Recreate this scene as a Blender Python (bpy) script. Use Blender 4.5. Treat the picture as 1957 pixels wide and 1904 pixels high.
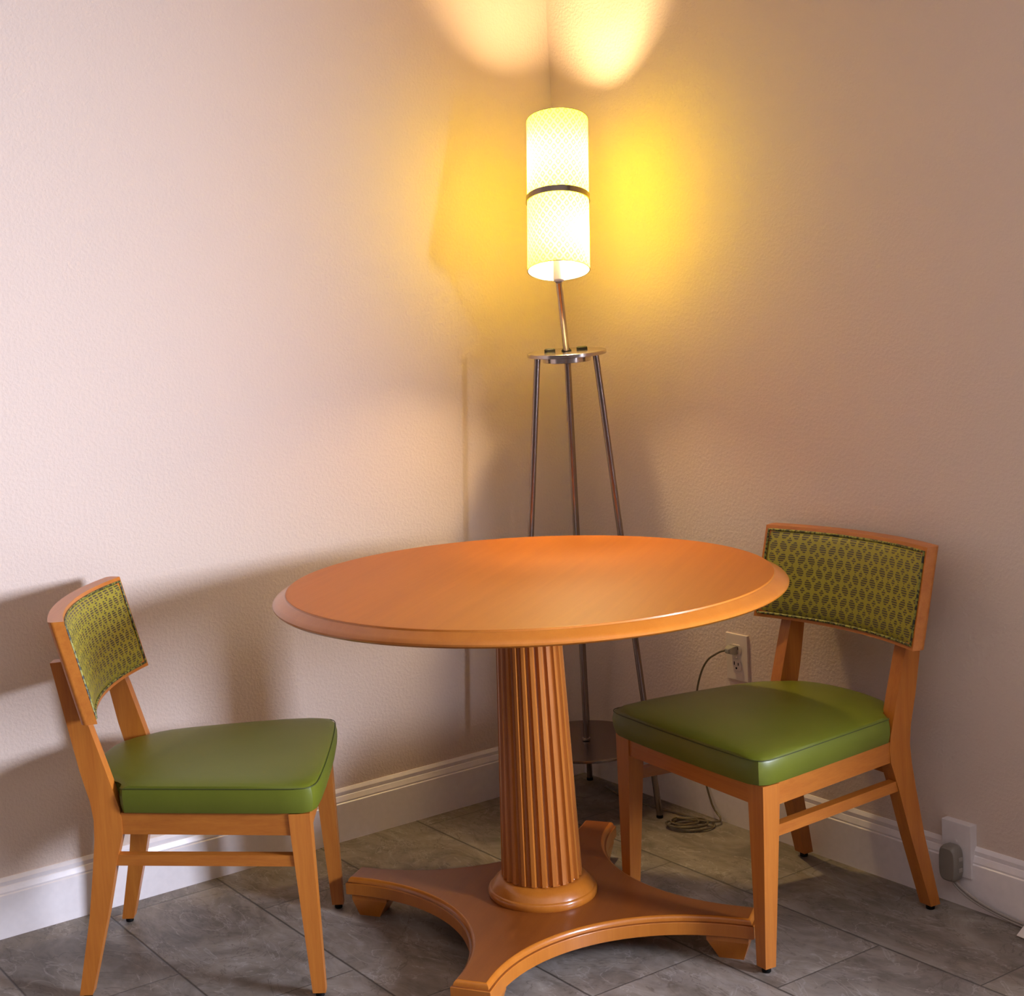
import bpy, bmesh, math, random
from mathutils import Vector, Matrix
PI = math.pi
random.seed(7)
SC = bpy.context.scene
COL = SC.collection
for o in list(bpy.data.objects):
    bpy.data.objects.remove(o, do_unlink=True)

# ------------------------------------------------------------------ camera
cam_d = bpy.data.cameras.new('camera')
cam = bpy.data.objects.new('camera', cam_d)
COL.objects.link(cam)
CAM = Vector((-2.6039, -3.1927, 1.3516))
YAW, PITCH, ROLL = 1.02650, -0.13635, -0.07063
FPX, PPX, PPY = 2832.44, -280.735, 22.697
f = Vector((math.cos(YAW)*math.cos(PITCH), math.sin(YAW)*math.cos(PITCH), math.sin(PITCH)))
r0 = Vector((math.sin(YAW), -math.cos(YAW), 0))
u0 = r0.cross(f)
rr = r0*math.cos(ROLL) + u0*math.sin(ROLL)
uu = -r0*math.sin(ROLL) + u0*math.cos(ROLL)
cam.matrix_world = Matrix(((rr.x, uu.x, -f.x, CAM.x), (rr.y, uu.y, -f.y, CAM.y), (rr.z, uu.z, -f.z, CAM.z), (0, 0, 0, 1)))
cam_d.sensor_fit = 'HORIZONTAL'
cam_d.sensor_width = 36.0
cam_d.lens = 36.0*FPX/1957.0
cam_d.shift_x = -PPX/1957.0
cam_d.shift_y = PPY/1957.0
cam_d.clip_start = 0.05
SC.camera = cam

# ------------------------------------------------------------------ world, daylight, exposure
w = bpy.data.worlds.new('world'); SC.world = w; w.use_nodes = True
w.node_tree.nodes['Background'].inputs[0].default_value = (0.80, 0.86, 1.0, 1)
w.node_tree.nodes['Background'].inputs[1].default_value = 0.6
WIN_Y0, WIN_Y1, WIN_Z0, WIN_Z1 = -4.00, -2.45, 0.80, 1.42      # the window in the right wall, outside the frame
def area(name, loc, direction, sx, sy, power, color, spread=PI):
    d = bpy.data.lights.new(name, 'AREA'); d.shape = 'RECTANGLE'; d.size = sx; d.size_y = sy
    d.energy = power; d.color = color; d.spread = spread
    o = bpy.data.objects.new(name, d); COL.objects.link(o); o.location = loc
    o.rotation_euler = Vector(direction).to_track_quat('-Z', 'Y').to_euler()
    return o
area('window_daylight', (0.16, (WIN_Y0+WIN_Y1)/2, (WIN_Z0+WIN_Z1)/2), (-1, 0, 0), 1.45, 0.55, 345, (0.90, 0.985, 1.25))
BULB_POWER = 1150.0
BULB_COLOR = (1.0, 0.735, 0.36)
SC.view_settings.view_transform = 'Standard'
SC.view_settings.look = 'None'
SC.view_settings.exposure = 0.12
SC.view_settings.gamma = 1.0
SC.view_settings.use_curve_mapping = False
SC.cycles.max_bounces = 10
SC.cycles.diffuse_bounces = 4
SC.cycles.transmission_bounces = 8
SC.cycles.sample_clamp_indirect = 6.0

# ------------------------------------------------------------------ material helpers
class NT:
    def __init__(s, name):
        s.m = bpy.data.materials.new(name); s.m.use_nodes = True
        s.t = s.m.node_tree; s.n = s.t.nodes; s.b = s.n['Principled BSDF']; s.out = s.n['Material Output']
    def new(s, k, **kw):
        n = s.n.new(k)
        for a, v in kw.items(): setattr(n, a, v)
        return n
    def put(s, sock, v):
        if v is None: return
        if hasattr(v, 'bl_idname') or hasattr(v, 'is_output'): s.t.links.new(v, sock)
        else: sock.default_value = v
    def math(s, op, a, b=None, c=None, clamp=False):
        n = s.new('ShaderNodeMath', operation=op); n.use_clamp = clamp
        for i, v in enumerate((a, b, c)): s.put(n.inputs[i], v)
        return n.outputs[0]
    def mix(s, fac, a, b, blend='MIX'):
        n = s.new('ShaderNodeMix', data_type='RGBA', blend_type=blend)
        s.put(n.inputs[0], fac); s.put(n.inputs[6], a); s.put(n.inputs[7], b)
        return n.outputs[2]
    def noise(s, vec, scale, detail=3, rough=0.5, dist=0.0):
        n = s.new('ShaderNodeTexNoise'); s.put(n.inputs['Vector'], vec)
        n.inputs['Scale'].default_value = scale; n.inputs['Detail'].default_value = detail
        n.inputs['Roughness'].default_value = rough; n.inputs['Distortion'].default_value = dist
        return n.outputs[0]
    def mapping(s, vec, scale=(1, 1, 1), rot=(0, 0, 0), loc=(0, 0, 0)):
        n = s.new('ShaderNodeMapping'); s.put(n.inputs[0], vec)
        n.inputs[1].default_value = loc; n.inputs[2].default_value = rot; n.inputs[3].default_value = scale
        return n.outputs[0]
    def coord(s, k='Object'):
        return s.new('ShaderNodeTexCoord').outputs[k]
    def ramp(s, fac, *stops):
        n = s.new('ShaderNodeValToRGB'); s.put(n.inputs[0], fac)
        e = n.color_ramp.elements
        while len(e) < len(stops): e.new(0.5)
        for q, (p, c) in zip(e, stops): q.position = p; q.color = c
        return n.outputs[0]
    def bump(s, h, strength=0.3, dist=0.001):
        n = s.new('ShaderNodeBump'); s.put(n.inputs['Height'], h)
        n.inputs['Strength'].default_value = strength; n.inputs['Distance'].default_value = dist
        s.t.links.new(n.outputs[0], s.b.inputs['Normal'])
    def base(s, color, rough=0.5, metal=0.0, coat=0.0, coat_rough=0.1, spec=0.5):
        s.put(s.b.inputs['Base Color'], color); s.put(s.b.inputs['Roughness'], rough)
        s.b.inputs['Metallic'].default_value = metal
        s.b.inputs['Coat Weight'].default_value = coat; s.b.inputs['Coat Roughness'].default_value = coat_rough
        s.b.inputs['Specular IOR Level'].default_value = spec
        return s
def flat(name, color, rough=0.5, **kw):
    t = NT(name); n = t.noise(t.coord(), 60, 2)
    c = t.mix(n, tuple(x*0.94 for x in color[:3])+(1,), tuple(min(1, x*1.06) for x in color[:3])+(1,))
    t.base(c, rough, **kw); return t.m
def wood(name, axis, light=(0.50, 0.168, 0.023, 1), dark=(0.37, 0.104, 0.013, 1), rough=0.36, coat=0.22, fine=1.0, coat_rough=0.22, spec=0.4):
    t = NT(name)
    sc = [70*fine, 70*fine, 70*fine]; sc[axis] = 3.0*fine
    v = t.mapping(t.coord(), tuple(sc))
    n1 = t.noise(v, 1.0, 5, 0.6, 0.4)
    sc2 = [420, 420, 420]; sc2[axis] = 22
    n2 = t.noise(t.mapping(t.coord(), tuple(sc2)), 1.0, 2, 0.5)
    big = t.noise(t.coord(), 3.0, 2)
    k = t.math('ADD', t.math('MULTIPLY', n1, 0.75), t.math('MULTIPLY', n2, 0.25))
    c = t.ramp(k, (0.30, dark), (0.68, light))
    c = t.mix(t.math('MULTIPLY', big, 0.22), c, (0.46, 0.150, 0.016, 1))
    t.base(c, rough, coat=coat, coat_rough=coat_rough, spec=spec)
    t.bump(n2, 0.06, 0.0006)
    return t.m

M = {}
M['wood_x'] = wood('maple_grain_across', 0)
M['wood_y'] = wood('maple_grain_along', 1)
M['wood_z'] = wood('maple_grain_up', 2)
M['wood_top'] = wood('maple_table_veneer', 0, (0.41, 0.114, 0.006, 1), (0.345, 0.088, 0.004, 1), 0.50, 0.12, 0.6, 0.06, 0.22)
M['wood_edge'] = wood('maple_moulded_edge', 2, (0.50, 0.163, 0.018, 1), (0.42, 0.122, 0.011, 1), 0.30, 0.40, 0.4, 0.10)
M['wood_base_shaded'] = wood('maple_base_top_shaded', 0, (0.215, 0.055, 0.008, 1), (0.165, 0.039, 0.006, 1), 0.36, 0.3, 0.6, 0.22)  # base top maple, darkened: the tabletop's shade is put into the colour

# orange-peel wall paint
def wall_mat(name, col):
    t = NT(name); v = t.coord()
    n = t.noise(v, 130, 3, 0.55); n2 = t.noise(v, 34, 2, 0.5)
    big = t.noise(v, 1.3, 2)
    t.base(t.mix(t.math('MULTIPLY', big, 0.5), col, tuple(x*0.95 for x in col[:3])+(1,)), 0.62, spec=0.3)
    h = t.math('ADD', t.ramp(n, (0.40, (0, 0, 0, 1)), (0.68, (1, 1, 1, 1))), t.math('MULTIPLY', n2, 0.5))
    t.bump(h, 0.35, 0.0016)
    return t.m
M['wall'] = wall_mat('beige_wall_paint', (0.70, 0.560, 0.462, 1))
M['ceiling'] = wall_mat('ceiling_paint', (0.52, 0.45, 0.38, 1))
M['wall_far'] = wall_mat('brown_far_wall', (0.08, 0.055, 0.04, 1))
M['trim'] = flat('white_gloss_trim', (0.84, 0.775, 0.755), 0.32)

# slate-look floor tile, long sides along y, joints laid out as in the photograph
def floor_mat():
    t = NT('slate_floor_tile'); v = t.coord()
    s = t.new('ShaderNodeSeparateXYZ'); t.put(s.inputs[0], v)
    x, y = s.outputs[0], s.outputs[1]
    P, L, G = 0.2935, 0.60, 0.0016
    cx = t.math('DIVIDE', t.math('SUBTRACT', x, -0.0035), P)
    ci = t.math('FLOOR', cx); fx = t.math('FRACT', cx)
    # row offsets per column: columns counted from the right wall (-1, -2, ...)
    off = None
    for k, o in ((-1, -0.90), (-2, -1.266), (-3, -1.068), (-4, -0.86), (-5, -0.665), (-6, -0.443)):
        e = t.math('MULTIPLY', t.math('COMPARE', ci, float(k), 0.1), o % L)
        off = e if off is None else t.math('ADD', off, e)
    cy = t.math('DIVIDE', t.math('SUBTRACT', y, off), L)
    cj = t.math('FLOOR', cy); fy = t.math('FRACT', cy)
    dx = t.math('MULTIPLY', t.math('SUBTRACT', 0.5, t.math('ABSOLUTE', t.math('SUBTRACT', fx, 0.5))), P)
    dy = t.math('MULTIPLY', t.math('SUBTRACT', 0.5, t.math('ABSOLUTE', t.math('SUBTRACT', fy, 0.5))), L)
    d = t.math('MINIMUM', dx, t.math('MULTIPLY', dy, 1.9))
    joint = t.ramp(d, (G*0.75, (1, 1, 1, 1)), (G*1.4, (0, 0, 0, 1)))
    comb = t.new('ShaderNodeCombineXYZ'); t.put(comb.inputs[0], ci); t.put(comb.inputs[1], cj)
    wn = t.new('ShaderNodeTexWhiteNoise', noise_dimensions='2D'); t.put(wn.inputs['Vector'], comb.outputs[0])
    sh = t.new('ShaderNodeVectorMath', operation='SCALE'); t.put(sh.inputs[0], wn.outputs['Color']); sh.inputs['Scale'].default_value = 9.0
    ad = t.new('ShaderNodeVectorMath', operation='ADD'); t.put(ad.inputs[0], v); t.put(ad.inputs[1], sh.outputs[0])
    tv = t.mapping(ad.outputs[0], (1.0, 0.55, 1), (0, 0, 0.9))
    n1 = t.noise(tv, 7.0, 8, 0.62, 1.6)
    n2 = t.noise(tv, 26.0, 6, 0.65, 1.0)
    c = t.ramp(n1, (0.30, (0.100, 0.080, 0.060, 1)), (0.46, (0.178, 0.147, 0.116, 1)), (0.60, (0.258, 0.218, 0.176, 1)), (0.74, (0.38, 0.33, 0.275, 1)))
    c = t.mix(t.math('MULTIPLY', t.ramp(n2, (0.45, (0, 0, 0, 1)), (0.70, (1, 1, 1, 1))), 0.35), c, (0.34, 0.31, 0.29, 1))
    # thin veins
    ve = t.math('ABSOLUTE', t.math('SUBTRACT', t.noise(t.mapping(ad.outputs[0], (1, 0.6, 1), (0, 0, 0.6)), 5.0, 5, 0.6, 2.2), 0.5))
    vm = t.ramp(ve, (0.0, (1, 1, 1, 1)), (0.012, (0, 0, 0, 1)))
    c = t.mix(t.math('MULTIPLY', vm, 0.55), c, (0.075, 0.052, 0.038, 1))
    ve2 = t.math('ABSOLUTE', t.math('SUBTRACT', t.noise(t.mapping(ad.outputs[0], (1, 0.5, 1), (0, 0, -0.5)), 6.0, 4, 0.55, 2.0), 0.52))
    c = t.mix(t.math('MULTIPLY', t.ramp(ve2, (0.0, (1, 1, 1, 1)), (0.010, (0, 0, 0, 1))), 0.45), c, (0.44, 0.40, 0.36, 1))
    tone = t.math('ADD', 0.82, t.math('MULTIPLY', wn.outputs['Value'], 0.30))
    tc = t.new('ShaderNodeCombineColor'); [t.put(tc.inputs[i], tone) for i in range(3)]
    c = t.mix(1.0, c, tc.outputs[0], 'MULTIPLY')
    c = t.mix(joint, c, (0.035, 0.028, 0.022, 1))
    t.base(c, t.math('ADD', 0.38, t.math('MULTIPLY', n2, 0.2)), spec=0.4)
    h = t.math('SUBTRACT', t.math('MULTIPLY', n1, 0.6), t.math('MULTIPLY', joint, 1.0))
    t.bump(h, 0.35, 0.002)
    return t.m
M['floor'] = floor_mat()

# green vinyl of the seats
def vinyl():
    t = NT('green_vinyl'); v = t.coord()
    n = t.noise(v, 900, 2, 0.5); n2 = t.noise(v, 9, 2)
    t.base(t.mix(n2, (0.100, 0.116, 0.008, 1), (0.125, 0.142, 0.011, 1)), t.math('ADD', 0.33, t.math('MULTIPLY', n, 0.1)), spec=0.45)
    t.bump(n, 0.12, 0.0004)
    return t.m
M['vinyl'] = vinyl()
M['seam'] = flat('dark_green_seam', (0.045, 0.055, 0.006), 0.6)

# woven back fabric: leaf and diamond cells filled with short brown dashes, on UVs measured in metres
def weave():
    t = NT('olive_leaf_weave')
    s = t.new('ShaderNodeSeparateXYZ'); t.put(s.inputs[0], t.coord('UV'))
    u, v = s.outputs[0], s.outputs[1]
    P, H = 0.0540, 0.0262
    row = t.math('FLOOR', t.math('DIVIDE', v, H))
    wv = t.math('MULTIPLY', t.math('SUBTRACT', t.math('FRACT', t.math('DIVIDE', v, H)), 0.5), H)
    par = t.math('MULTIPLY', t.math('FLOORED_MODULO', row, 2.0), 0.5)
    fu = t.math('MULTIPLY', t.math('SUBTRACT', t.math('FRACT', t.math('ADD', t.math('DIVIDE', u, P), par)), 0.5), P)
    au = t.math('ABSOLUTE', fu)
    a = t.math('SUBTRACT', t.math('SUBTRACT', au, P/4), t.math('MULTIPLY', wv, 0.34))
    # leaf: two arcs meeting in points
    lw = t.math('SUBTRACT', 0.0096, t.math('MULTIPLY', t.math('MULTIPLY', wv, wv), 66.0))
    leaf = t.math('LESS_THAN', t.math('ABSOLUTE', a), lw)
    d1 = t.math('ADD', t.math('MULTIPLY', au, 1.15), t.math('ABSOLUTE', t.math('SUBTRACT', H/2, wv)))
    dia = t.math('LESS_THAN', d1, 0.0078)
    b2 = t.math('SUBTRACT', P/2, au)
    d2 = t.math('ADD', t.math('MULTIPLY', b2, 1.15), t.math('ABSOLUTE', t.math('ADD', H/2, wv)))
    dia2 = t.math('LESS_THAN', d2, 0.0078)
    cell = t.math('MAXIMUM', leaf, t.math('MAXIMUM', dia, dia2))
    st = t.math('FRACT', t.math('DIVIDE', t.math('ADD', v, t.math('MULTIPLY', fu, 0.0)), 0.0046))
    dash = t.math('MULTIPLY', cell, t.math('LESS_THAN', st, 0.60))
    n = t.noise(t.coord('UV'), 700, 2)
    g = t.mix(n, (0.215, 0.180, 0.012, 1), (0.300, 0.258, 0.020, 1))
    c = t.mix(dash, g, (0.038, 0.025, 0.014, 1))
    t.base(c, t.math('SUBTRACT', 0.55, t.math('MULTIPLY', dash, 0.22)), spec=0.5)
    t.bump(t.math('MULTIPLY', dash, -1.0), 0.25, 0.0006)
    return t.m
M['weave'] = weave()
def piping_mat():
    t = NT('stitched_piping')
    w_ = t.noise(t.coord(), 160, 1)
    c = t.ramp(w_, (0.44, (0.018, 0.016, 0.006, 1)), (0.56, (0.22, 0.21, 0.03, 1)))
    t.base(c, 0.55); return t.m
M['piping'] = piping_mat()
def nickel(name, col, rough):
    t = NT(name); n = t.noise(t.mapping(t.coord(), (220, 220, 6)), 1.0, 2)
    t.base(t.mix(n, col, tuple(x*0.88 for x in col[:3])+(1,)), rough, metal=1.0); return t.m
M['nickel'] = nickel('brushed_nickel', (0.58, 0.51, 0.47, 1), 0.22)
M['steel_dark'] = nickel('dark_brushed_nickel', (0.30, 0.245, 0.22, 1), 0.26)
M['black'] = flat('black_plastic', (0.005, 0.0045, 0.004), 0.55, spec=0.15)
M['plate'] = flat('ivory_plate', (0.66, 0.56, 0.47), 0.35)
M['plate_white'] = flat('white_cover_plate', (0.72, 0.66, 0.64), 0.35)
M['adapter'] = flat('grey_adapter_plastic', (0.22, 0.19, 0.155), 0.45)
M['cable_grey'] = flat('grey_cable', (0.36, 0.31, 0.27), 0.5)
M['paper'] = flat('white_paper', (0.80, 0.74, 0.68), 0.7)
def clear_cord():
    t = NT('clear_amber_cord')
    t.base((0.13, 0.10, 0.055, 1), 0.22, coat=0.3)
    return t.m
M['cord'] = clear_cord()
def clear_plug():
    t = NT('clear_plug_plastic'); t.base((0.55, 0.50, 0.40, 1), 0.15)
    t.b.inputs['Transmission Weight'].default_value = 0.55
    return t.m
M['plug'] = clear_plug()

# lampshade: thin translucent fabric with a diamond print
def shade_mat():
    t = NT('lit_lampshade_fabric')
    s = t.new('ShaderNodeSeparateXYZ'); t.put(s.inputs[0], t.coord('UV'))
    u, v = s.outputs[0], s.outputs[1]
    P, H = 0.0200, 0.0260
    def lat(du, dv):
        a = t.math('MULTIPLY', t.math('ABSOLUTE', t.math('SUBTRACT', t.math('FRACT', t.math('ADD', t.math('DIVIDE', u, P), du)), 0.5)), 2.0)
        b = t.math('MULTIPLY', t.math('ABSOLUTE', t.math('SUBTRACT', t.math('FRACT', t.math('ADD', t.math('DIVIDE', v, H), dv)), 0.5)), 2.0)
        return t.math('ADD', a, b)
    d = t.math('MINIMUM', lat(0, 0), lat(0.5, 0.5))
    pat = t.ramp(d, (0.28, (0.0, 0, 0, 1)), (0.36, (1, 1, 1, 1)), (0.62, (1, 1, 1, 1)), (0.80, (0, 0, 0, 1)))
    c = t.mix(t.math('MULTIPLY', pat, 0.9), (0.79, 0.78, 0.050, 1), (0.54, 0.52, 0.014, 1))
    c = t.mix(t.new('ShaderNodeNewGeometry').outputs['Backfacing'], c, (0.86, 0.84, 0.70, 1))      # white lining inside
    tr = t.new('ShaderNodeBsdfTranslucent'); t.put(tr.inputs[0], c)
    di = t.new('ShaderNodeBsdfDiffuse'); t.put(di.inputs[0], c)
    mx = t.new('ShaderNodeMixShader'); mx.inputs[0].default_value = 0.84
    t.t.links.new(tr.outputs[0], mx.inputs[2]); t.t.links.new(di.outputs[0], mx.inputs[1])
    t.t.links.new(mx.outputs[0], t.out.inputs[0])
    return t.m
M['shade'] = shade_mat()
def bulb_mat():
    t = NT('glowing_bulb')
    e = t.new('ShaderNodeEmission'); e.inputs[0].default_value = (*BULB_COLOR, 1); e.inputs[1].default_value = BULB_POWER
    t.t.links.new(e.outputs[0], t.out.inputs[0]); return t.m
M['bulb'] = bulb_mat()
M['glass'] = None

# ------------------------------------------------------------------ mesh helpers
def link(name, bm, mat, parent=None, smooth=True, angle=35):
    bmesh.ops.recalc_face_normals(bm, faces=bm.faces[:])
    me = bpy.data.meshes.new(name)
    if smooth:
        for fc in bm.faces: fc.smooth = True
        for e in bm.edges:
            if len(e.link_faces) == 2 and e.calc_face_angle(0) > math.radians(angle): e.smooth = False
    bm.to_mesh(me); bm.free()
    for m in (mat if isinstance(mat, (list, tuple)) else [mat]): me.materials.append(m)
    o = bpy.data.objects.new(name, me); COL.objects.link(o)
    if smooth:
        wn_ = o.modifiers.new('weighted_normal', 'WEIGHTED_NORMAL'); wn_.keep_sharp = True; wn_.weight = 80
    if parent: o.parent = parent
    return o
def thing(name, label, cat, loc=(0, 0, 0), rotz=0, group=None):
    o = bpy.data.objects.new(name, None); COL.objects.link(o)
    o.empty_display_size = 0.1
    o.location = loc; o.rotation_euler = (0, 0, rotz)
    return tag(o, label, cat, group)
def tag(o, label, cat, group=None):
    o['label'] = label; o['category'] = cat
    if group: o['group'] = group
    return o
def struct(o):
    o['kind'] = 'structure'; return o
def bevel(bm, off, seg=2, angle=30):
    es = [e for e in bm.edges if len(e.link_faces) == 2 and e.calc_face_angle(0) > math.radians(angle)]
    bmesh.ops.bevel(bm, geom=es, offset=off, segments=seg, profile=0.6, affect='EDGES', clamp_overlap=True)
def box(bm, x0, x1, y0, y1, z0, z1):
    vs = [bm.verts.new(p) for p in ((x0, y0, z0), (x1, y0, z0), (x1, y1, z0), (x0, y1, z0), (x0, y0, z1), (x1, y0, z1), (x1, y1, z1), (x0, y1, z1))]
    for q in ((3, 2, 1, 0), (4, 5, 6, 7), (0, 1, 5, 4), (1, 2, 6, 5), (2, 3, 7, 6), (3, 0, 4, 7)): bm.faces.new([vs[i] for i in q])
def loft(bm, rings, closed=True, cap=True):
    R = [[bm.verts.new(p) for p in ring] for ring in rings]
    n = len(R[0])
    for a, b in zip(R, R[1:]):
        for i in range(n if closed else n-1):
            j = (i+1) % n
            bm.faces.new((a[i], a[j], b[j], b[i]))
    if cap:
        bm.faces.new(R[0][::-1]); bm.faces.new(R[-1])
    return R
def lathe(bm, prof, seg=48, c=(0, 0), cap=True):
    return loft(bm, [[(c[0]+r*math.cos(2*PI*i/seg), c[1]+r*math.sin(2*PI*i/seg), z) for i in range(seg)] for r, z in prof], True, cap)
def tube(bm, pts, rad, seg=10, cap=True, closed=False):
    pts = [Vector(p) for p in pts]; n = len(pts); rings = []
    up = None
    for i, p in enumerate(pts):
        if closed: d = pts[(i+1) % n]-pts[i-1]
        else: d = pts[min(i+1, n-1)]-pts[max(i-1, 0)]
        d.normalize()
        if up is None:
            up = Vector((0, 0, 1)) if abs(d.z) < 0.9 else Vector((1, 0, 0))
        a = d.cross(up)
        if a.length < 1e-5: a = d.orthogonal()
        a.normalize(); b = a.cross(d).normalized(); up = b
        rd = rad[i] if isinstance(rad, (list, tuple)) else rad
        rings.append([p+a*rd*math.cos(2*PI*k/seg)+b*rd*math.sin(2*PI*k/seg) for k in range(seg)])
    if closed:
        R = loft(bm, rings, True, False)
        for k in range(seg): bm.faces.new((R[-1][k], R[-1][(k+1) % seg], R[0][(k+1) % seg], R[0][k]))
    else: loft(bm, rings, True, cap)
def smooth_path(pts, per=8):
    P = [Vector(p) for p in pts]; out = []
    for i in range(len(P)-1):
        p0, p1, p2, p3 = P[max(i-1, 0)], P[i], P[i+1], P[min(i+2, len(P)-1)]
        for k in range(per):
            t = k/per
            out.append(0.5*((2*p1)+(p2-p0)*t+(2*p0-5*p1+4*p2-p3)*t*t+(3*p1-p0-3*p2+p3)*t**3))
    out.append(P[-1]); return out

# ------------------------------------------------------------------ the room
RX, RY, RZ, T = -4.6, -5.6, 2.44, 0.12
bm = bmesh.new(); box(bm, RX, 0, RY, 0, -0.08, 0); struct(link('floor', bm, M['floor'], smooth=False))
bm = bmesh.new(); box(bm, RX-T, T, RY-T, T, RZ, RZ+0.08); struct(link('ceiling', bm, M['ceiling'], smooth=False))
bm = bmesh.new(); box(bm, RX-T, T, 0, T, -0.08, RZ); struct(link('wall_left', bm, M['wall'], smooth=False))
bm = bmesh.new()          # right wall with the window opening in it
box(bm, 0, T, WIN_Y1, 0, -0.08, RZ); box(bm, 0, T, RY-T, WIN_Y0, -0.08, RZ)
box(bm, 0, T, WIN_Y0, WIN_Y1, -0.08, WIN_Z0); box(bm, 0, T, WIN_Y0, WIN_Y1, WIN_Z1, RZ)
struct(link('wall_right', bm, M['wall'], smooth=False))
bm = bmesh.new(); box(bm, RX-T, T, RY-T, RY, -0.08, RZ); struct(link('wall_rear', bm, M['wall_far'], smooth=False))
bm = bmesh.new(); box(bm, RX-T, RX, RY, 0, -0.08, RZ); struct(link('wall_side', bm, M['wall_far'], smooth=False))
bm = bmesh.new()
fw_ = 0.05
box(bm, 0.03, 0.09, WIN_Y0, WIN_Y0+fw_, WIN_Z0, WIN_Z1); box(bm, 0.03, 0.09, WIN_Y1-fw_, WIN_Y1, WIN_Z0, WIN_Z1)
box(bm, 0.03, 0.09, WIN_Y0+fw_, WIN_Y1-fw_, WIN_Z0, WIN_Z0+fw_); box(bm, 0.03, 0.09, WIN_Y0+fw_, WIN_Y1-fw_, WIN_Z1-fw_, WIN_Z1)
struct(link('window_1', bm, M['trim'], smooth=False))

# moulded baseboards
BB = [(0.000, 0.1358), (0.0025, 0.1358), (0.0075, 0.1275), (0.0070, 0.1180), (0.0085, 0.1165), (0.0130, 0.1050), (0.0125, 0.1010),
      (0.0150, 0.0990), (0.0152, 0.0975), (0.0152, 0.0), (0.0, 0.0)]
def baseboard(name, fn, a, b):
    bm = bmesh.new(); loft(bm, [[fn(s, d, z) for d, z in BB] for s in (a, b)], True, True)
    return struct(link(name, bm, M['trim'], smooth=False))
baseboard('baseboard_left', lambda s, d, z: (s, -d, z), RX, 0)
baseboard('baseboard_right', lambda s, d, z: (-d, s, z), RY, 0)

# ------------------------------------------------------------------ chairs
def leg_front(sx):
    bm = bmesh.new()
    def ring(z, xo, yo, wx, wy): return [(sx*xo, yo, z), (sx*(xo-wx), yo, z), (sx*(xo-wx), yo-wy, z), (sx*xo, yo-wy, z)]
    loft(bm, [ring(0.012, 0.2300, 0.2125, 0.026, 0.026), ring(0.340, 0.2350, 0.2090, 0.043, 0.041), ring(0.384, 0.2352, 0.2085, 0.045, 0.042)])
    bevel(bm, 0.0022, 2); return bm
RL = [(-0.2915, 0.012), (-0.2580, 0.172), (-0.2430, 0.270), (-0.2350, 0.330), (-0.2330, 0.372), (-0.2370, 0.410), (-0.2520, 0.475), (-0.2900, 0.698),
      (-0.2600, 0.700), (-0.2395, 0.612), (-0.2230, 0.560), (-0.1985, 0.470), (-0.1790, 0.395), (-0.1760, 0.370), (-0.1770, 0.340), (-0.1930, 0.285), (-0.2200, 0.174), (-0.2650, 0.012)]
def leg_rear(sx):
    def xo(z): return 0.204-0.020*min(z, 0.38)/0.38
    bm = bmesh.new()
    loft(bm, [[(sx*(xo(z)-k), y, z) for y, z in RL] for k in (0.0, 0.031)])
    bevel(bm, 0.002, 2, 50); return bm
def bar(x0, y0, z0, x1, y1, z1, th, ht, inner):
    """a straight rail between two points on its outer lower edge, inner = direction of its thickness"""
    bm = bmesh.new(); a, b = Vector((x0, y0, z0)), Vector((x1, y1, z1)); n = Vector(inner)*th; h = Vector((0, 0, ht))
    loft(bm, [[p, p+n, p+n+h, p+h] for p in (a, b)]); bevel(bm, 0.0015, 1); return bm

BW, BZ0, BZ1, SAG, BT = 0.2350, 0.584, 0.7905, 0.040, 0.027
def back_y(x, z, off=0.0):
    t = (z-BZ0)/(BZ1-BZ0)
    return -0.192-0.047*t-SAG*(1-(x/BW)**2)-off
def backrest():
    bm = bmesh.new(); rings = []; n = 24; xs = [-BW+0.010+2*(BW-0.010)*i/n for i in range(n+1)]
    ex = [BW-0.010+0.010*math.sin(k*PI/2/6) for k in range(1, 7)]
    for x in [-v for v in ex[::-1]]+xs+ex:
        sl = -2*x/BW**2*SAG*-1          # dy/dx
        nx = sl/math.hypot(1, sl)
        q = max(0.0, abs(x)-(BW-0.010)); bt = BT-0.010+math.sqrt(max(0.0, 0.010**2-q*q))+0.002      # rounded rear corners at the two ends
        def pt(z, off): return (x+off*nx*0.8, back_y(x, z)-off, z)
        rings.append([pt(BZ0, 0), pt(BZ1, 0), pt(BZ1+0.0005, bt), pt(BZ0, bt)])
    loft(bm, rings); bevel(bm, 0.003, 2, 50)
    return bm
PM = 0.0095
def pad():
    bm = bmesh.new(); uvl = bm.loops.layers.uv.new('UVMap')
    nx, nz = 40, 20; g = []
    X = BW-0.0085
    for j in range(nz+1):
        z = BZ0+PM+(BZ1-BZ0-2*PM)*j/nz; row = []
        for i in range(nx+1):
            x = -X+2*X*i/nx
            ex = 1-abs(2*i/nx-1)**8; ez = 1-abs(2*j/nz-1)**6
            puff = -0.001+0.0085*min(1, ex*ez)**0.7
            row.append((bm.verts.new((x, back_y(x, z, -puff), z)), x, z))
        g.append(row)
    for j in range(nz):
        for i in range(nx):
            q = (g[j][i], g[j][i+1], g[j+1][i+1], g[j+1][i])
            fc = bm.faces.new([v[0] for v in q])
            for lp, v in zip(fc.loops, q): lp[uvl].uv = (v[1]*1.04+0.5, v[2])
    return bm
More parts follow.
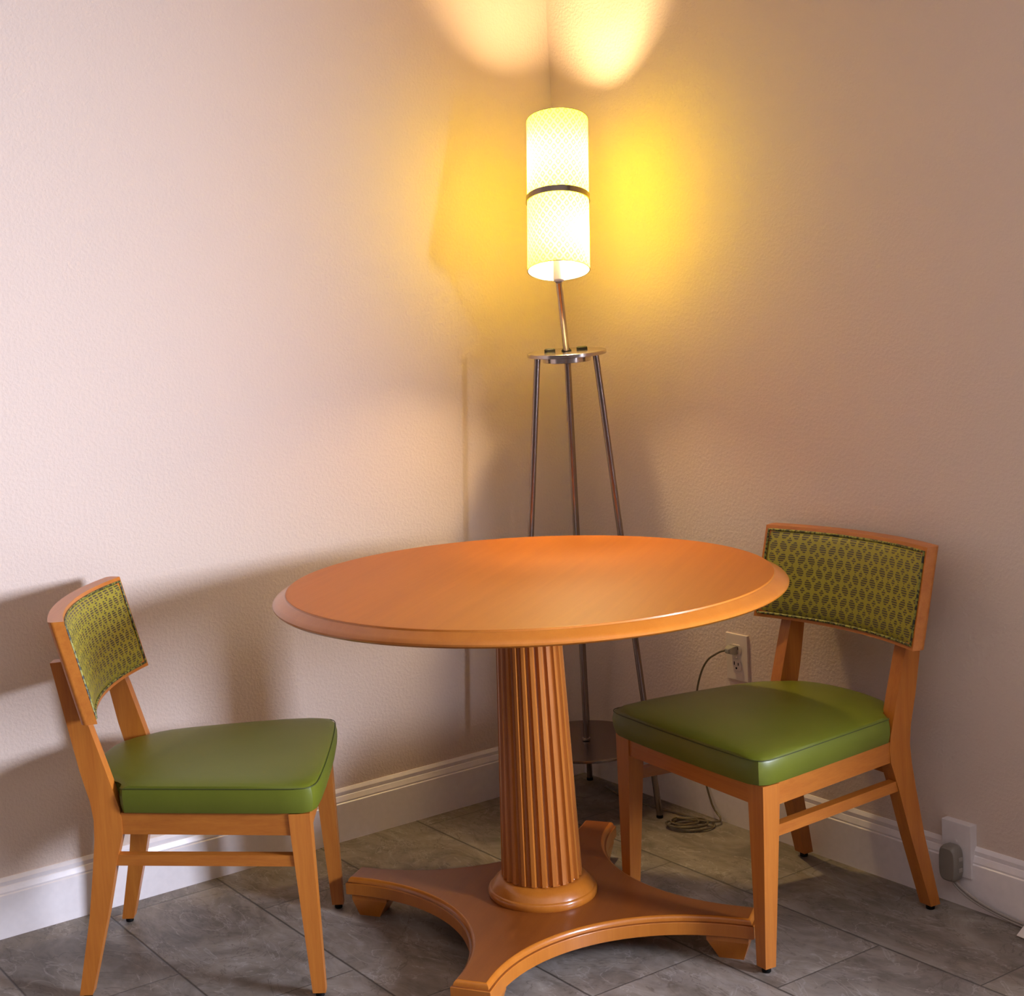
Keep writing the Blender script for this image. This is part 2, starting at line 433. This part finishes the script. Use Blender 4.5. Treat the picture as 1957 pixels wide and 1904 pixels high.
def piping():
    bm = bmesh.new(); X = BW-0.0085; z0, z1 = BZ0+PM, BZ1-PM; pts = []
    n = 26
    for i in range(n): pts.append((-X+2*X*i/n, z0))
    for i in range(10): pts.append((X, z0+(z1-z0)*i/10))
    for i in range(n): pts.append((X-2*X*i/n, z1))
    for i in range(10): pts.append((-X, z1-(z1-z0)*i/10))
    tube(bm, [(x, back_y(x, z)+0.0012, z) for x, z in pts], 0.0028, 8, closed=True)
    return bm
def seat_outline(k=0.0):
    """half outline, front middle to rear middle, k = inset"""
    h = [(0.00, 0.2300-k), (0.08, 0.2295-k), (0.16, 0.2270-k), (0.208-k*0.4, 0.2235-k), (0.2310-k*0.8, 0.2140-k*0.8), (0.2400-k, 0.1960-k*0.4), (0.2370-k, 0.15),
         (0.2230-k, 0.05), (0.2085-k, -0.05), (0.1950-k, -0.14), (0.1905-k, -0.168), (0.183-k, -0.1740+k*0.3), (0.1560-k*0.6, -0.1760+k*0.3), (0.1500-k*0.8, -0.188),
         (0.1490-k, -0.222+k*0.6), (0.1350-k*0.8, -0.2400+k), (0.10, -0.2520+k), (0.05, -0.2600+k), (0.0, -0.2630+k)]
    return h+[(-x, y) for x, y in h[-2:0:-1]]
def seat():
    bm = bmesh.new(); rings = []
    for k, z in ((0.010, 0.3855), (0.002, 0.3865), (0.0, 0.392), (-0.003, 0.405), (-0.0035, 0.420), (-0.001, 0.432), (0.0005, 0.4365)):
        rings.append([(x, y, z) for x, y in seat_outline(k)])
    base = seat_outline(0.0)
    for s, z in ((0.975, 0.4420), (0.94, 0.4470), (0.86, 0.4525), (0.70, 0.4575), (0.50, 0.4605), (0.28, 0.4620), (0.10, 0.4625)):
        o = base; k = len(o)
        for _ in range(int((1-s)*60)+1): o = [((o[i-1][0]+2*o[i][0]+o[(i+1) % k][0])/4, (o[i-1][1]+2*o[i][1]+o[(i+1) % k][1])/4) for i in range(k)]
        m = min(1.0, s*1.03)
        rings.append([(x*m, -0.01+(y+0.01)*m, z) for x, y in o])
    loft(bm, rings)
    return bm
def seam():
    bm = bmesh.new()
    o = seat_outline(-0.0006)
    n = len(o)
    # the seam line runs along the front and both sides of the top
    pts = [(x, y, 0.4368) for x, y in o]
    m = 11
    run = pts[-m:]+pts[:m+1]
    tube(bm, smooth_path(run, 3), 0.0009, 6)
    return bm
def glide(x, y):
    bm = bmesh.new(); lathe(bm, [(0.0075, 0.0), (0.009, 0.002), (0.009, 0.0125)], 16, (x, y)); return bm
CHAIR_GROUP = 'green and maple chairs at the round table'
def make_chair(label):
    t = thing('dining_chair', label, 'chair', group=CHAIR_GROUP)
    for s in (1, -1):
        l = link('leg', leg_front(s), M['wood_z'], t); g = link('glide', glide(s*0.217, 0.1995), M['black'], l); g['label'] = 'black foot glide'
    for s in (1, -1):
        l = link('leg', leg_rear(s), M['wood_z'], t); g = link('glide', glide(s*0.1885, -0.278), M['black'], l); g['label'] = 'black foot glide'
    link('apron', bar(-0.1915, 0.2055, 0.3405, 0.1915, 0.2055, 0.3405, 0.020, 0.0445, (0, -1, 0)), M['wood_x'], t)
    link('apron', bar(-0.154, -0.2250, 0.3405, 0.154, -0.2250, 0.3405, 0.020, 0.0445, (0, 1, 0)), M['wood_x'], t)
    for s in (1, -1):
        link('apron', bar(s*0.1835, -0.177, 0.3405, s*0.2325, 0.168, 0.3405, 0.020, 0.0445, (-s, 0, 0)), M['wood_y'], t)
        link('stretcher', bar(s*0.1860, -0.196, 0.2765, s*0.2315, 0.172, 0.2765, 0.020, 0.0225, (-s, 0, 0)), M['wood_y'], t)
    link('stretcher', bar(-0.1560, -0.2290, 0.3000, 0.1560, -0.2290, 0.3000, 0.018, 0.022, (0, 1, 0)), M['wood_x'], t)
    st = link('seat', seat(), M['vinyl'], t)
    sm = link('seam', seam(), M['seam'], st); sm['label'] = 'thin dark seam around the seat edge'
    bm = bmesh.new(); ds = []
    for q, z in ((1.0, 0.3845), (0.97, 0.3400), (0.80, 0.3330), (0.4, 0.3285)):
        ds.append([(x*q*0.84, -0.02+(y+0.02)*q*0.80, z) for x, y in seat_outline(0.004)])
    loft(bm, ds); d = link('dust_cover', bm, M['black'], st); d['label'] = 'black cloth under the seat'
    br = link('backrest', backrest(), M['wood_x'], t)
    p = link('pad', pad(), M['weave'], br); p['label'] = 'olive patterned fabric back pad'
    q = link('piping', piping(), M['piping'], br); q['label'] = 'dark stitched edging of the back pad'
    return t
chair = make_chair('maple dining chair with green seat at the left, facing right towards the table')
def copy_tree(o, parent=None):
    c = o.copy(); COL.objects.link(c); c.parent = parent
    if parent: c.matrix_parent_inverse = o.matrix_parent_inverse.copy()
    for ch in list(o.children): copy_tree(ch, c)
    return c
chair2 = copy_tree(chair)
chair2['label'] = 'maple dining chair with green seat at the right, its back against the right wall'
for c, x, y, a in ((chair, -1.3278, -0.4290, -0.6206), (chair2, -0.3367, -1.0063, 3.0561)):
    c.location = (x, y, 0); c.rotation_euler = (0, 0, a-PI/2)

# ------------------------------------------------------------------ pedestal table
TX, TY, BANG = -0.7638, -0.7730, 0.5913
table = thing('pedestal_table', 'round maple pedestal table with a fluted column on a four-armed base', 'table', (TX, TY, 0), BANG)
bm = bmesh.new()
R = 0.5267
lathe(bm, [(0.30, 0.7465), (R-0.020, 0.7465), (R-0.006, 0.7480), (R-0.0005, 0.7525), (R, 0.7560), (R-0.0035, 0.7605), (R-0.009, 0.7630), (R-0.024, 0.7715), (R-0.0275, 0.7725), (R-0.0285, 0.7752)], 160, cap=True)
edge = link('table_edge', bm, M['wood_edge'], table)
bm = bmesh.new(); lathe(bm, [(R-0.040, 0.7700), (R-0.0283, 0.7735), (R-0.0286, 0.7755), (R-0.0300, 0.7760), (R-0.0315, 0.7760), (0.30, 0.7760), (0.02, 0.7760)], 160)
link('tabletop', bm, M['wood_top'], table)
# fluted column
bm = bmesh.new(); NF, SEG = 24, 12; rings = []
def colrad(z): return 0.0855-(0.0855-0.0655)*(z-0.128)/(0.735-0.128)
def flute(i):
    p = (i % SEG)/SEG
    if p < 0.34: return 0.0
    q = (p-0.34)/0.66*2-1
    return math.sqrt(max(0, 1-q*q))
zs = [0.120, 0.130, 0.1315, 0.134, 0.140]+[0.14+0.58*k/14 for k in range(1, 15)]+[0.7465]
for z in zs:
    rad = colrad(z); d = 0.0078
    if z < 0.1305: d = 0.0
    if z < 0.131: rad -= 0.006
    rings.append([((rad-d*flute(i)*rad/0.075)*math.cos(2*PI*(i+3)/(NF*SEG)), (rad-d*flute(i)*rad/0.075)*math.sin(2*PI*(i+3)/(NF*SEG)), z) for i in range(NF*SEG)])
loft(bm, rings); link('column', bm, M['wood_z'], table, angle=28)
bm = bmesh.new()
lathe(bm, [(0.06, 0.0880), (0.113, 0.0880), (0.1155, 0.0925), (0.1160, 0.0990), (0.1140, 0.1040), (0.1115, 0.1060), (0.1100, 0.1065), (0.1075, 0.1110), (0.1010, 0.1200), (0.0930, 0.1265), (0.0845, 0.1295), (0.06, 0.1300)], 72)
link('column_collar', bm, M['wood_edge'], table)
# four-armed base: straight tips and quarter-circle hollows
def star(inset):
    pts = []; c, rad, tip = 0.411, 0.371, 0.449-inset
    for k in range(4):
        a = k*PI/2; ca, sa = math.cos(a), math.sin(a)
        loc = [(tip, -0.040+inset), (tip, 0.040-inset)]
        for i in range(0, 25):
            th = PI*1.5-(PI/2)*i/24
            loc.append((c+(rad+inset)*math.cos(th), c+(rad+inset)*math.sin(th)))
        pts += [(x*ca-y*sa, x*sa+y*ca) for x, y in loc]
    return pts
bm = bmesh.new()
loft(bm, [[(x, y, z) for x, y in star(k)] for k, z in ((0.003, 0.0495), (0.0, 0.0515), (0.0, 0.0760), (0.0010, 0.0775), (0.0045, 0.0790), (0.0050, 0.0815), (0.0060, 0.0850), (0.0085, 0.0880), (0.0115, 0.0895), (0.0135, 0.0896))])
bm.faces.ensure_lookup_table()
bmesh.ops.recalc_face_normals(bm, faces=bm.faces[:])
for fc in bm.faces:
    if fc.normal.z > 0.9: fc.material_index = 1  # upward faces get the maple with shade painted into its colour
link('table_base', bm, [M['wood_edge'], M['wood_base_shaded']], table)
for k in range(4):
    a = k*PI/2; bm = bmesh.new()
    def fr(x0, x1, hw, z): return [(x*math.cos(a)-y*math.sin(a), x*math.sin(a)+y*math.cos(a), z) for x, y in ((x0, -hw), (x1, -hw), (x1, hw), (x0, hw))]
    loft(bm, [fr(0.376, 0.425, 0.027, 0.0), fr(0.353, 0.437, 0.036, 0.0390), fr(0.353, 0.437, 0.036, 0.0500)])
    link('foot', bm, M['wood_edge'], table, smooth=False)

# ------------------------------------------------------------------ floor lamp
def toward(p, k): return CAM+(Vector(p)-CAM)*k
K_FOOT, K_TOP, K_SHADE = 0.9885, 0.9730, 0.9400          # the lamp leans out of the corner
LF = toward((-0.1527, -0.1977, 0.0), K_FOOT); LX, LY = LF.x, LF.y
LT = toward((-0.1527, -0.1977, 1.2007), K_TOP)-Vector((LX, LY, 0))
LN = LT.normalized(); ZP = LT.length
TILT = Vector((0, 0, 1)).rotation_difference(LN).to_matrix().to_4x4()
def T_(p): return TILT @ Vector(p)
lamp = thing('floor_lamp', 'tripod floor lamp in the corner with a lit two-part patterned drum shade', 'lamp', (LX, LY, 0))
def lpart(name, bm, mat, parent=None, label=None):
    """link a part built about the lamp's upright axis, leaned with the lamp"""
    bmesh.ops.transform(bm, matrix=TILT, verts=bm.verts)
    o = link(name, bm, mat, parent or lamp)
    if label: o['label'] = label
    return o
ZSH = 0.180
for a in (0.8644, 0.8644+2*PI/3, 0.8644-2*PI/3):
    ca, sa = math.cos(a), math.sin(a)
    bm = bmesh.new(); top = T_((0.083*ca, 0.083*sa, ZP-0.010)); bot = Vector((0.2060*ca, 0.2060*sa, 0.006))
    tube(bm, [bot, bot.lerp(top, 0.5), top], 0.0078, 16)
    l = link('leg', bm, M['steel_dark'], lamp)
    bm = bmesh.new(); lathe(bm, [(0.0075, 0.0), (0.0086, 0.001), (0.0086, 0.008)], 16, (bot.x, bot.y)); fo = link('foot_cap', bm, M['black'], l); fo['label'] = 'black rubber foot cap'
bm = bmesh.new(); lathe(bm, [(0.090, ZP-0.0100), (0.0975, ZP-0.0098), (0.0985, ZP-0.0088), (0.0985, ZP-0.0010), (0.0975, ZP), (0.02, ZP)], 72); lpart('tray', bm, M['nickel'])
bm = bmesh.new(); lathe(bm, [(0.030, ZP-0.0255), (0.0595, ZP-0.0255), (0.0605, ZP-0.0245), (0.0605, ZP-0.0098)], 56); lpart('hub', bm, M['nickel'])
rh = Vector((math.sin(YAW), -math.cos(YAW), 0)); fh = Vector((-rh.y, rh.x, 0))
for s in (-1, 1):
    c = rh*0.0405*s+fh*0.010
    bm = bmesh.new(); rings = []
    for q, z in ((1.0, ZP-0.001), (1.0, ZP+0.0065), (0.86, ZP+0.008)):
        ring = []
        for i in range(28):
            t = 2*PI*i/28; e = 0.0135*math.copysign(abs(math.cos(t))**0.55, math.cos(t)); g = 0.0095*math.copysign(abs(math.sin(t))**0.55, math.sin(t))
            ring.append(c+rh*e*q+fh*g*q+Vector((0, 0, z)))
        rings.append(ring)
    loft(bm, rings); lpart('socket', bm, M['black'], label='black oval socket on the tray')
# shade tilted back into the corner, on a swivel at the top of the pole
SB = toward((-0.154, -0.1845, 1.407), K_SHADE); AX = Vector((0.2396, 0.2297, 1)).normalized()
SR, SL, SM0 = 0.0744, 0.3840, 0.1745
b0 = SB-Vector((LX, LY, 0))
e1 = AX.cross(Vector((1, -1, 0))).normalized(); e2 = AX.cross(e1)
def on(t, rad, th): return b0+AX*t+(e1*math.cos(th)+e2*math.sin(th))*rad
piv = b0-AX*0.028
bm = bmesh.new(); tube(bm, [T_((0, 0, ZP-0.004)), piv.lerp(T_((0, 0, ZP)), 0.5), piv], 0.0078, 20); link('pole', bm, M['nickel'], lamp)
bm = bmesh.new(); lathe(bm, [(0.0125, ZP-0.0005), (0.0125, ZP+0.0025), (0.0095, ZP+0.0065), (0.0082, ZP+0.0075)], 24); lpart('pole_collar', bm, M['black'], label='black collar at the foot of the pole')
bm = bmesh.new(); tube(bm, [(0, 0, ZP-0.024), (0, 0, ZSH+0.35), (0, 0, ZSH+0.002)], 0.0068, 16); lpart('centre_rod', bm, M['steel_dark'])
bm = bmesh.new(); lathe(bm, [(0.0072, ZSH+0.0015), (0.0105, ZSH+0.003), (0.0105, ZSH+0.008), (0.0072, ZSH+0.010)], 24); lpart('rod_nut', bm, M['nickel'])
bm = bmesh.new(); lathe(bm, [(0.04, ZSH-0.006), (0.150, ZSH-0.006), (0.1560, ZSH-0.0055), (0.1575, ZSH-0.004), (0.1575, ZSH+0.0005), (0.1560, ZSH+0.0020), (0.1540, ZSH+0.0015), (0.04, ZSH+0.0010)], 96); lpart('shelf', bm, M['steel_dark'])
def shade(t0, t1, label):
    bm = bmesh.new(); uvl = bm.loops.layers.uv.new('UVMap'); n = 72
    R0 = [bm.verts.new(on(t0, SR, 2*PI*i/n)) for i in range(n)]; R1 = [bm.verts.new(on(t1, SR, 2*PI*i/n)) for i in range(n)]
    for i in range(n):
        j = (i+1) % n; fc = bm.faces.new((R0[i], R0[j], R1[j], R1[i]))
        for lp, (uu_, vv_) in zip(fc.loops, ((i, t0), (i+1, t0), (i+1, t1), (i, t1))): lp[uvl].uv = (uu_/n*0.48, vv_)
    s = link('lamp_shade', bm, M['shade'], lamp); s['label'] = label
    for t in (t0, t1):
        bm = bmesh.new(); tube(bm, [on(t, SR, 2*PI*i/64) for i in range(64)], 0.0011, 6, closed=True); link('rim', bm, M['steel_dark'], s)
shade(0.0, SM0, 'lower half of the lit shade')
shade(SM0+0.011, SL, 'upper half of the lit shade')
bm = bmesh.new(); n = 72; rr_ = []
for t, rad in ((SM0-0.002, SR+0.0005), (SM0-0.002, SR+0.0028), (SM0+0.013, SR+0.0028), (SM0+0.013, SR+0.0005)):
    rr_.append([on(t, rad, 2*PI*i/n) for i in range(n)])
R_ = loft(bm, rr_, True, False)
for i in range(n): bm.faces.new((R_[3][i], R_[3][(i+1) % n], R_[0][(i+1) % n], R_[0][i]))
o = link('shade_band', bm, M['steel_dark'], lamp); o['label'] = 'dark metal band between the two shades'
def along(name, prof, mat, parent=lamp, seg=24):
    bm = bmesh.new(); loft(bm, [[on(t, rad, 2*PI*i/seg) for i in range(seg)] for rad, t in prof]); return link(name, bm, mat, parent)
along('shade_stem', [(0.006, -0.026), (0.006, 0.33)], M['nickel'])
along('bulb_holder', [(0.010, -0.028), (0.0130, -0.025), (0.0130, 0.030), (0.011, 0.032)], M['plate_white'])
for t0, side in ((0.078, rh*0.026+e1*0.006), (0.272, e1*0.018+e2*0.006)):
    bm = bmesh.new(); bmesh.ops.create_uvsphere(bm, u_segments=20, v_segments=12, radius=0.027)
    bmesh.ops.translate(bm, verts=bm.verts, vec=b0+AX*t0+side)
    link('bulb', bm, M['bulb'], lamp)
# the clear cord: along the floor, a loose coil, then up the wall to its plug
def rel(p): return Vector(p)-Vector((LX, LY, 0))
cpts = [(-0.060, -0.155, 0.0042), (-0.085, -0.27, 0.0042), (-0.075, -0.36, 0.0042), (-0.062, -0.46, 0.0042), (-0.055, -0.53, 0.0045)]
ax_ = Vector((-0.79, 0.61, 0)).normalized(); ay_ = Vector((-0.61, -0.79, 0)).normalized(); cc = Vector((-0.100, -0.530, 0))
for k in range(4):
    for i in range(8):
        th = 2*PI*i/8-0.3; s = (1.0, 0.78, 0.92, 0.62)[k]
        cpts.append(cc+ax_*(0.056*s*math.cos(th)+0.006*k)+ay_*(0.040*s*math.sin(th))+Vector((0, 0, 0.0042+0.0035*k+(0.002 if i % 2 else 0))))
cpts += [(-0.060, -0.560, 0.012), (-0.030, -0.560, 0.012), (-0.024, -0.525, 0.04), (-0.020, -0.488, 0.14), (-0.018, -0.474, 0.25), (-0.019, -0.482, 0.325), (-0.022, -0.505, 0.383), (-0.026, -0.533, 0.418), (-0.028, -0.560, 0.436), (-0.028, -0.580, 0.447), (-0.026, -0.592, 0.4510)]
bm = bmesh.new(); tube(bm, [rel(p) for p in smooth_path(cpts, 4)], 0.0026, 8); cord = link('power_cord', bm, M['cord'], lamp); cord['label'] = 'clear cord coiled on the floor and running up to the outlet'
AY, AZ = -0.6123, 0.4335
bm = bmesh.new()
loft(bm, [[rel((x, AY+0.018+dy*w_, AZ+0.0200+dz*h_)) for dy, dz in ((-1, -1), (1, -1), (1, 1), (-1, 1))] for x, w_, h_ in ((-0.0085, 0.0125, 0.0110), (-0.020, 0.0125, 0.0105), (-0.030, 0.0095, 0.0075), (-0.034, 0.006, 0.005))])
bmesh.ops.translate(bm, verts=bm.verts, vec=(0, -0.012, 0.0))
bevel(bm, 0.002, 2); link('plug', bm, M['plug'], cord)

# ------------------------------------------------------------------ outlets on the right wall
def rplate(bm, y, z, w_, h_, x0, x1, bev=0.0025):
    b2 = bmesh.new(); box(b2, x1, x0, y-w_/2, y+w_/2, z-h_/2, z+h_/2)
    es = [e for e in b2.edges if all(abs(v.co.x-x1) < 1e-6 for v in e.verts)]
    bmesh.ops.bevel(b2, geom=es, offset=bev, segments=2, affect='EDGES', profile=0.5)
    me = bpy.data.meshes.new('tmp'); b2.to_mesh(me); b2.free(); bm.from_mesh(me); bpy.data.meshes.remove(me)
def receptacle(parent, y, z, x):
    bm = bmesh.new(); ring = []
    for i in range(32):
        t = 2*PI*i/32
        ring.append((y+0.0165*math.cos(t), z+max(-0.0130, min(0.0130, 0.0172*math.sin(t)))))
    loft(bm, [[(xx, y+(a-y)*q, z+(b-z)*q) for a, b in ring] for xx, q in ((x+0.002, 1), (x-0.0016, 1), (x-0.0022, 0.94))])
    rc = link('receptacle', bm, M['plate'], parent)
    for dy, h_ in ((0.0065, 0.0085), (-0.0065, 0.0070)):
        bm = bmesh.new(); box(bm, x-0.0026, x-0.001, y+dy-0.0012, y+dy+0.0012, z+0.001, z+0.001+h_); s_ = link('slot', bm, M['black'], rc); s_['label'] = 'dark blade slot'
    bm = bmesh.new()
    loft(bm, [[(xx, y+0.0027*math.cos(2*PI*i/16), z-0.0065+0.0027*math.sin(2*PI*i/16)) for i in range(16)] for xx in (x-0.001, x-0.0026)]); s_ = link('slot', bm, M['black'], rc); s_['label'] = 'dark round earth hole'
    return rc
out_a = thing('wall_outlet', "ivory wall outlet above the right chair's seat, with a clear plug in it", 'outlet', (0, AY, AZ))
bm = bmesh.new(); rplate(bm, 0, 0, 0.0715, 0.1170, 0.0, -0.0065); link('cover_plate', bm, M['plate'], out_a)
receptacle(out_a, 0, 0.0200, -0.0065); receptacle(out_a, 0, -0.0200, -0.0065)
bm = bmesh.new(); loft(bm, [[(xx, 0.003*q*math.cos(2*PI*i/14), 0.003*q*math.sin(2*PI*i/14)) for i in range(14)] for xx, q in ((-0.006, 1), (-0.0072, 1), (-0.0078, 0.6))]); link('screw', bm, M['nickel'], out_a)

BY, BZc = -1.2420, 0.1250
out_b = thing('wall_outlet', 'white outlet plate low on the right wall over the baseboard, at the right edge', 'outlet', (0, BY, BZc))
bm = bmesh.new(); rplate(bm, 0, 0, 0.0715, 0.1170, 0.0, -0.0200); link('cover_plate', bm, M['plate_white'], out_b)
bm = bmesh.new(); loft(bm, [[(xx, 0.003*q*math.cos(2*PI*i/14), 0.018+0.003*q*math.sin(2*PI*i/14)) for i in range(14)] for xx, q in ((-0.0195, 1), (-0.0208, 1), (-0.0213, 0.6))]); link('screw', bm, M['plate_white'], out_b)
ad = thing('power_adapter', 'grey plug-in power adapter with a flat twin cable on the low outlet plate', 'power adapter', (-0.0202, BY+0.003, BZc-0.027))
bm = bmesh.new(); rings = []
for xx, q in ((0.0, 0.92), (-0.003, 0.98), (-0.018, 1.0), (-0.026, 0.94), (-0.029, 0.84)):
    ring = []
    for i in range(36):
        t = 2*PI*i/36; cx_, sz_ = math.cos(t), math.sin(t)
        ring.append((xx, 0.0215*q*math.copysign(abs(cx_)**0.55, cx_), 0.0400*q*math.copysign(abs(sz_)**0.55, sz_)))
    rings.append(ring)
loft(bm, rings); body = link('adapter_body', bm, M['adapter'], ad)
for dz in (0.012, -0.012):
    bm = bmesh.new(); box(bm, -0.017, -0.006, -0.0232, -0.0205, dz-0.004, dz+0.004); bevel(bm, 0.0012, 1); g = link('grip', bm, M['cable_grey'], body)
ap = Vector((-0.0202, BY+0.003, BZc-0.027))
for k, dzz in ((0, 0.0), (1, 0.0055)):
    pts = [(-0.034, BY+0.002-0.005*k, 0.060), (-0.033, BY-0.020-0.006*k, 0.041+dzz), (-0.029, BY-0.055-0.004*k, 0.024+dzz), (-0.025, BY-0.110, 0.011+dzz), (-0.022, BY-0.180, 0.0045+dzz), (-0.021, BY-0.40, 0.0040+dzz), (-0.021, BY-0.70, 0.0040+dzz)]
    bm = bmesh.new(); tube(bm, [Vector(p)-ap for p in smooth_path(pts, 6)], 0.0030, 8); link('cable', bm, M['cable_grey'], ad)

# a scrap of white paper at the foot of the right wall, cut by the frame
bm = bmesh.new()
pp = [(-0.062, -1.4130, 0.0012), (-0.024, -1.4060, 0.012), (-0.020, -1.500, 0.010), (-0.070, -1.520, 0.0012), (-0.075, -1.470, 0.006)]
lo = [bm.verts.new(p) for p in pp]; hi = [bm.verts.new((p[0], p[1], p[2]+0.0012)) for p in pp]
bm.faces.new(lo[::-1]); bm.faces.new(hi)
for i in range(5): bm.faces.new((lo[i], lo[(i+1) % 5], hi[(i+1) % 5], hi[i]))
tag(link('paper_scrap', bm, M['paper'], smooth=False), 'small white paper scrap on the floor by the right wall, cut by the picture edge', 'paper')
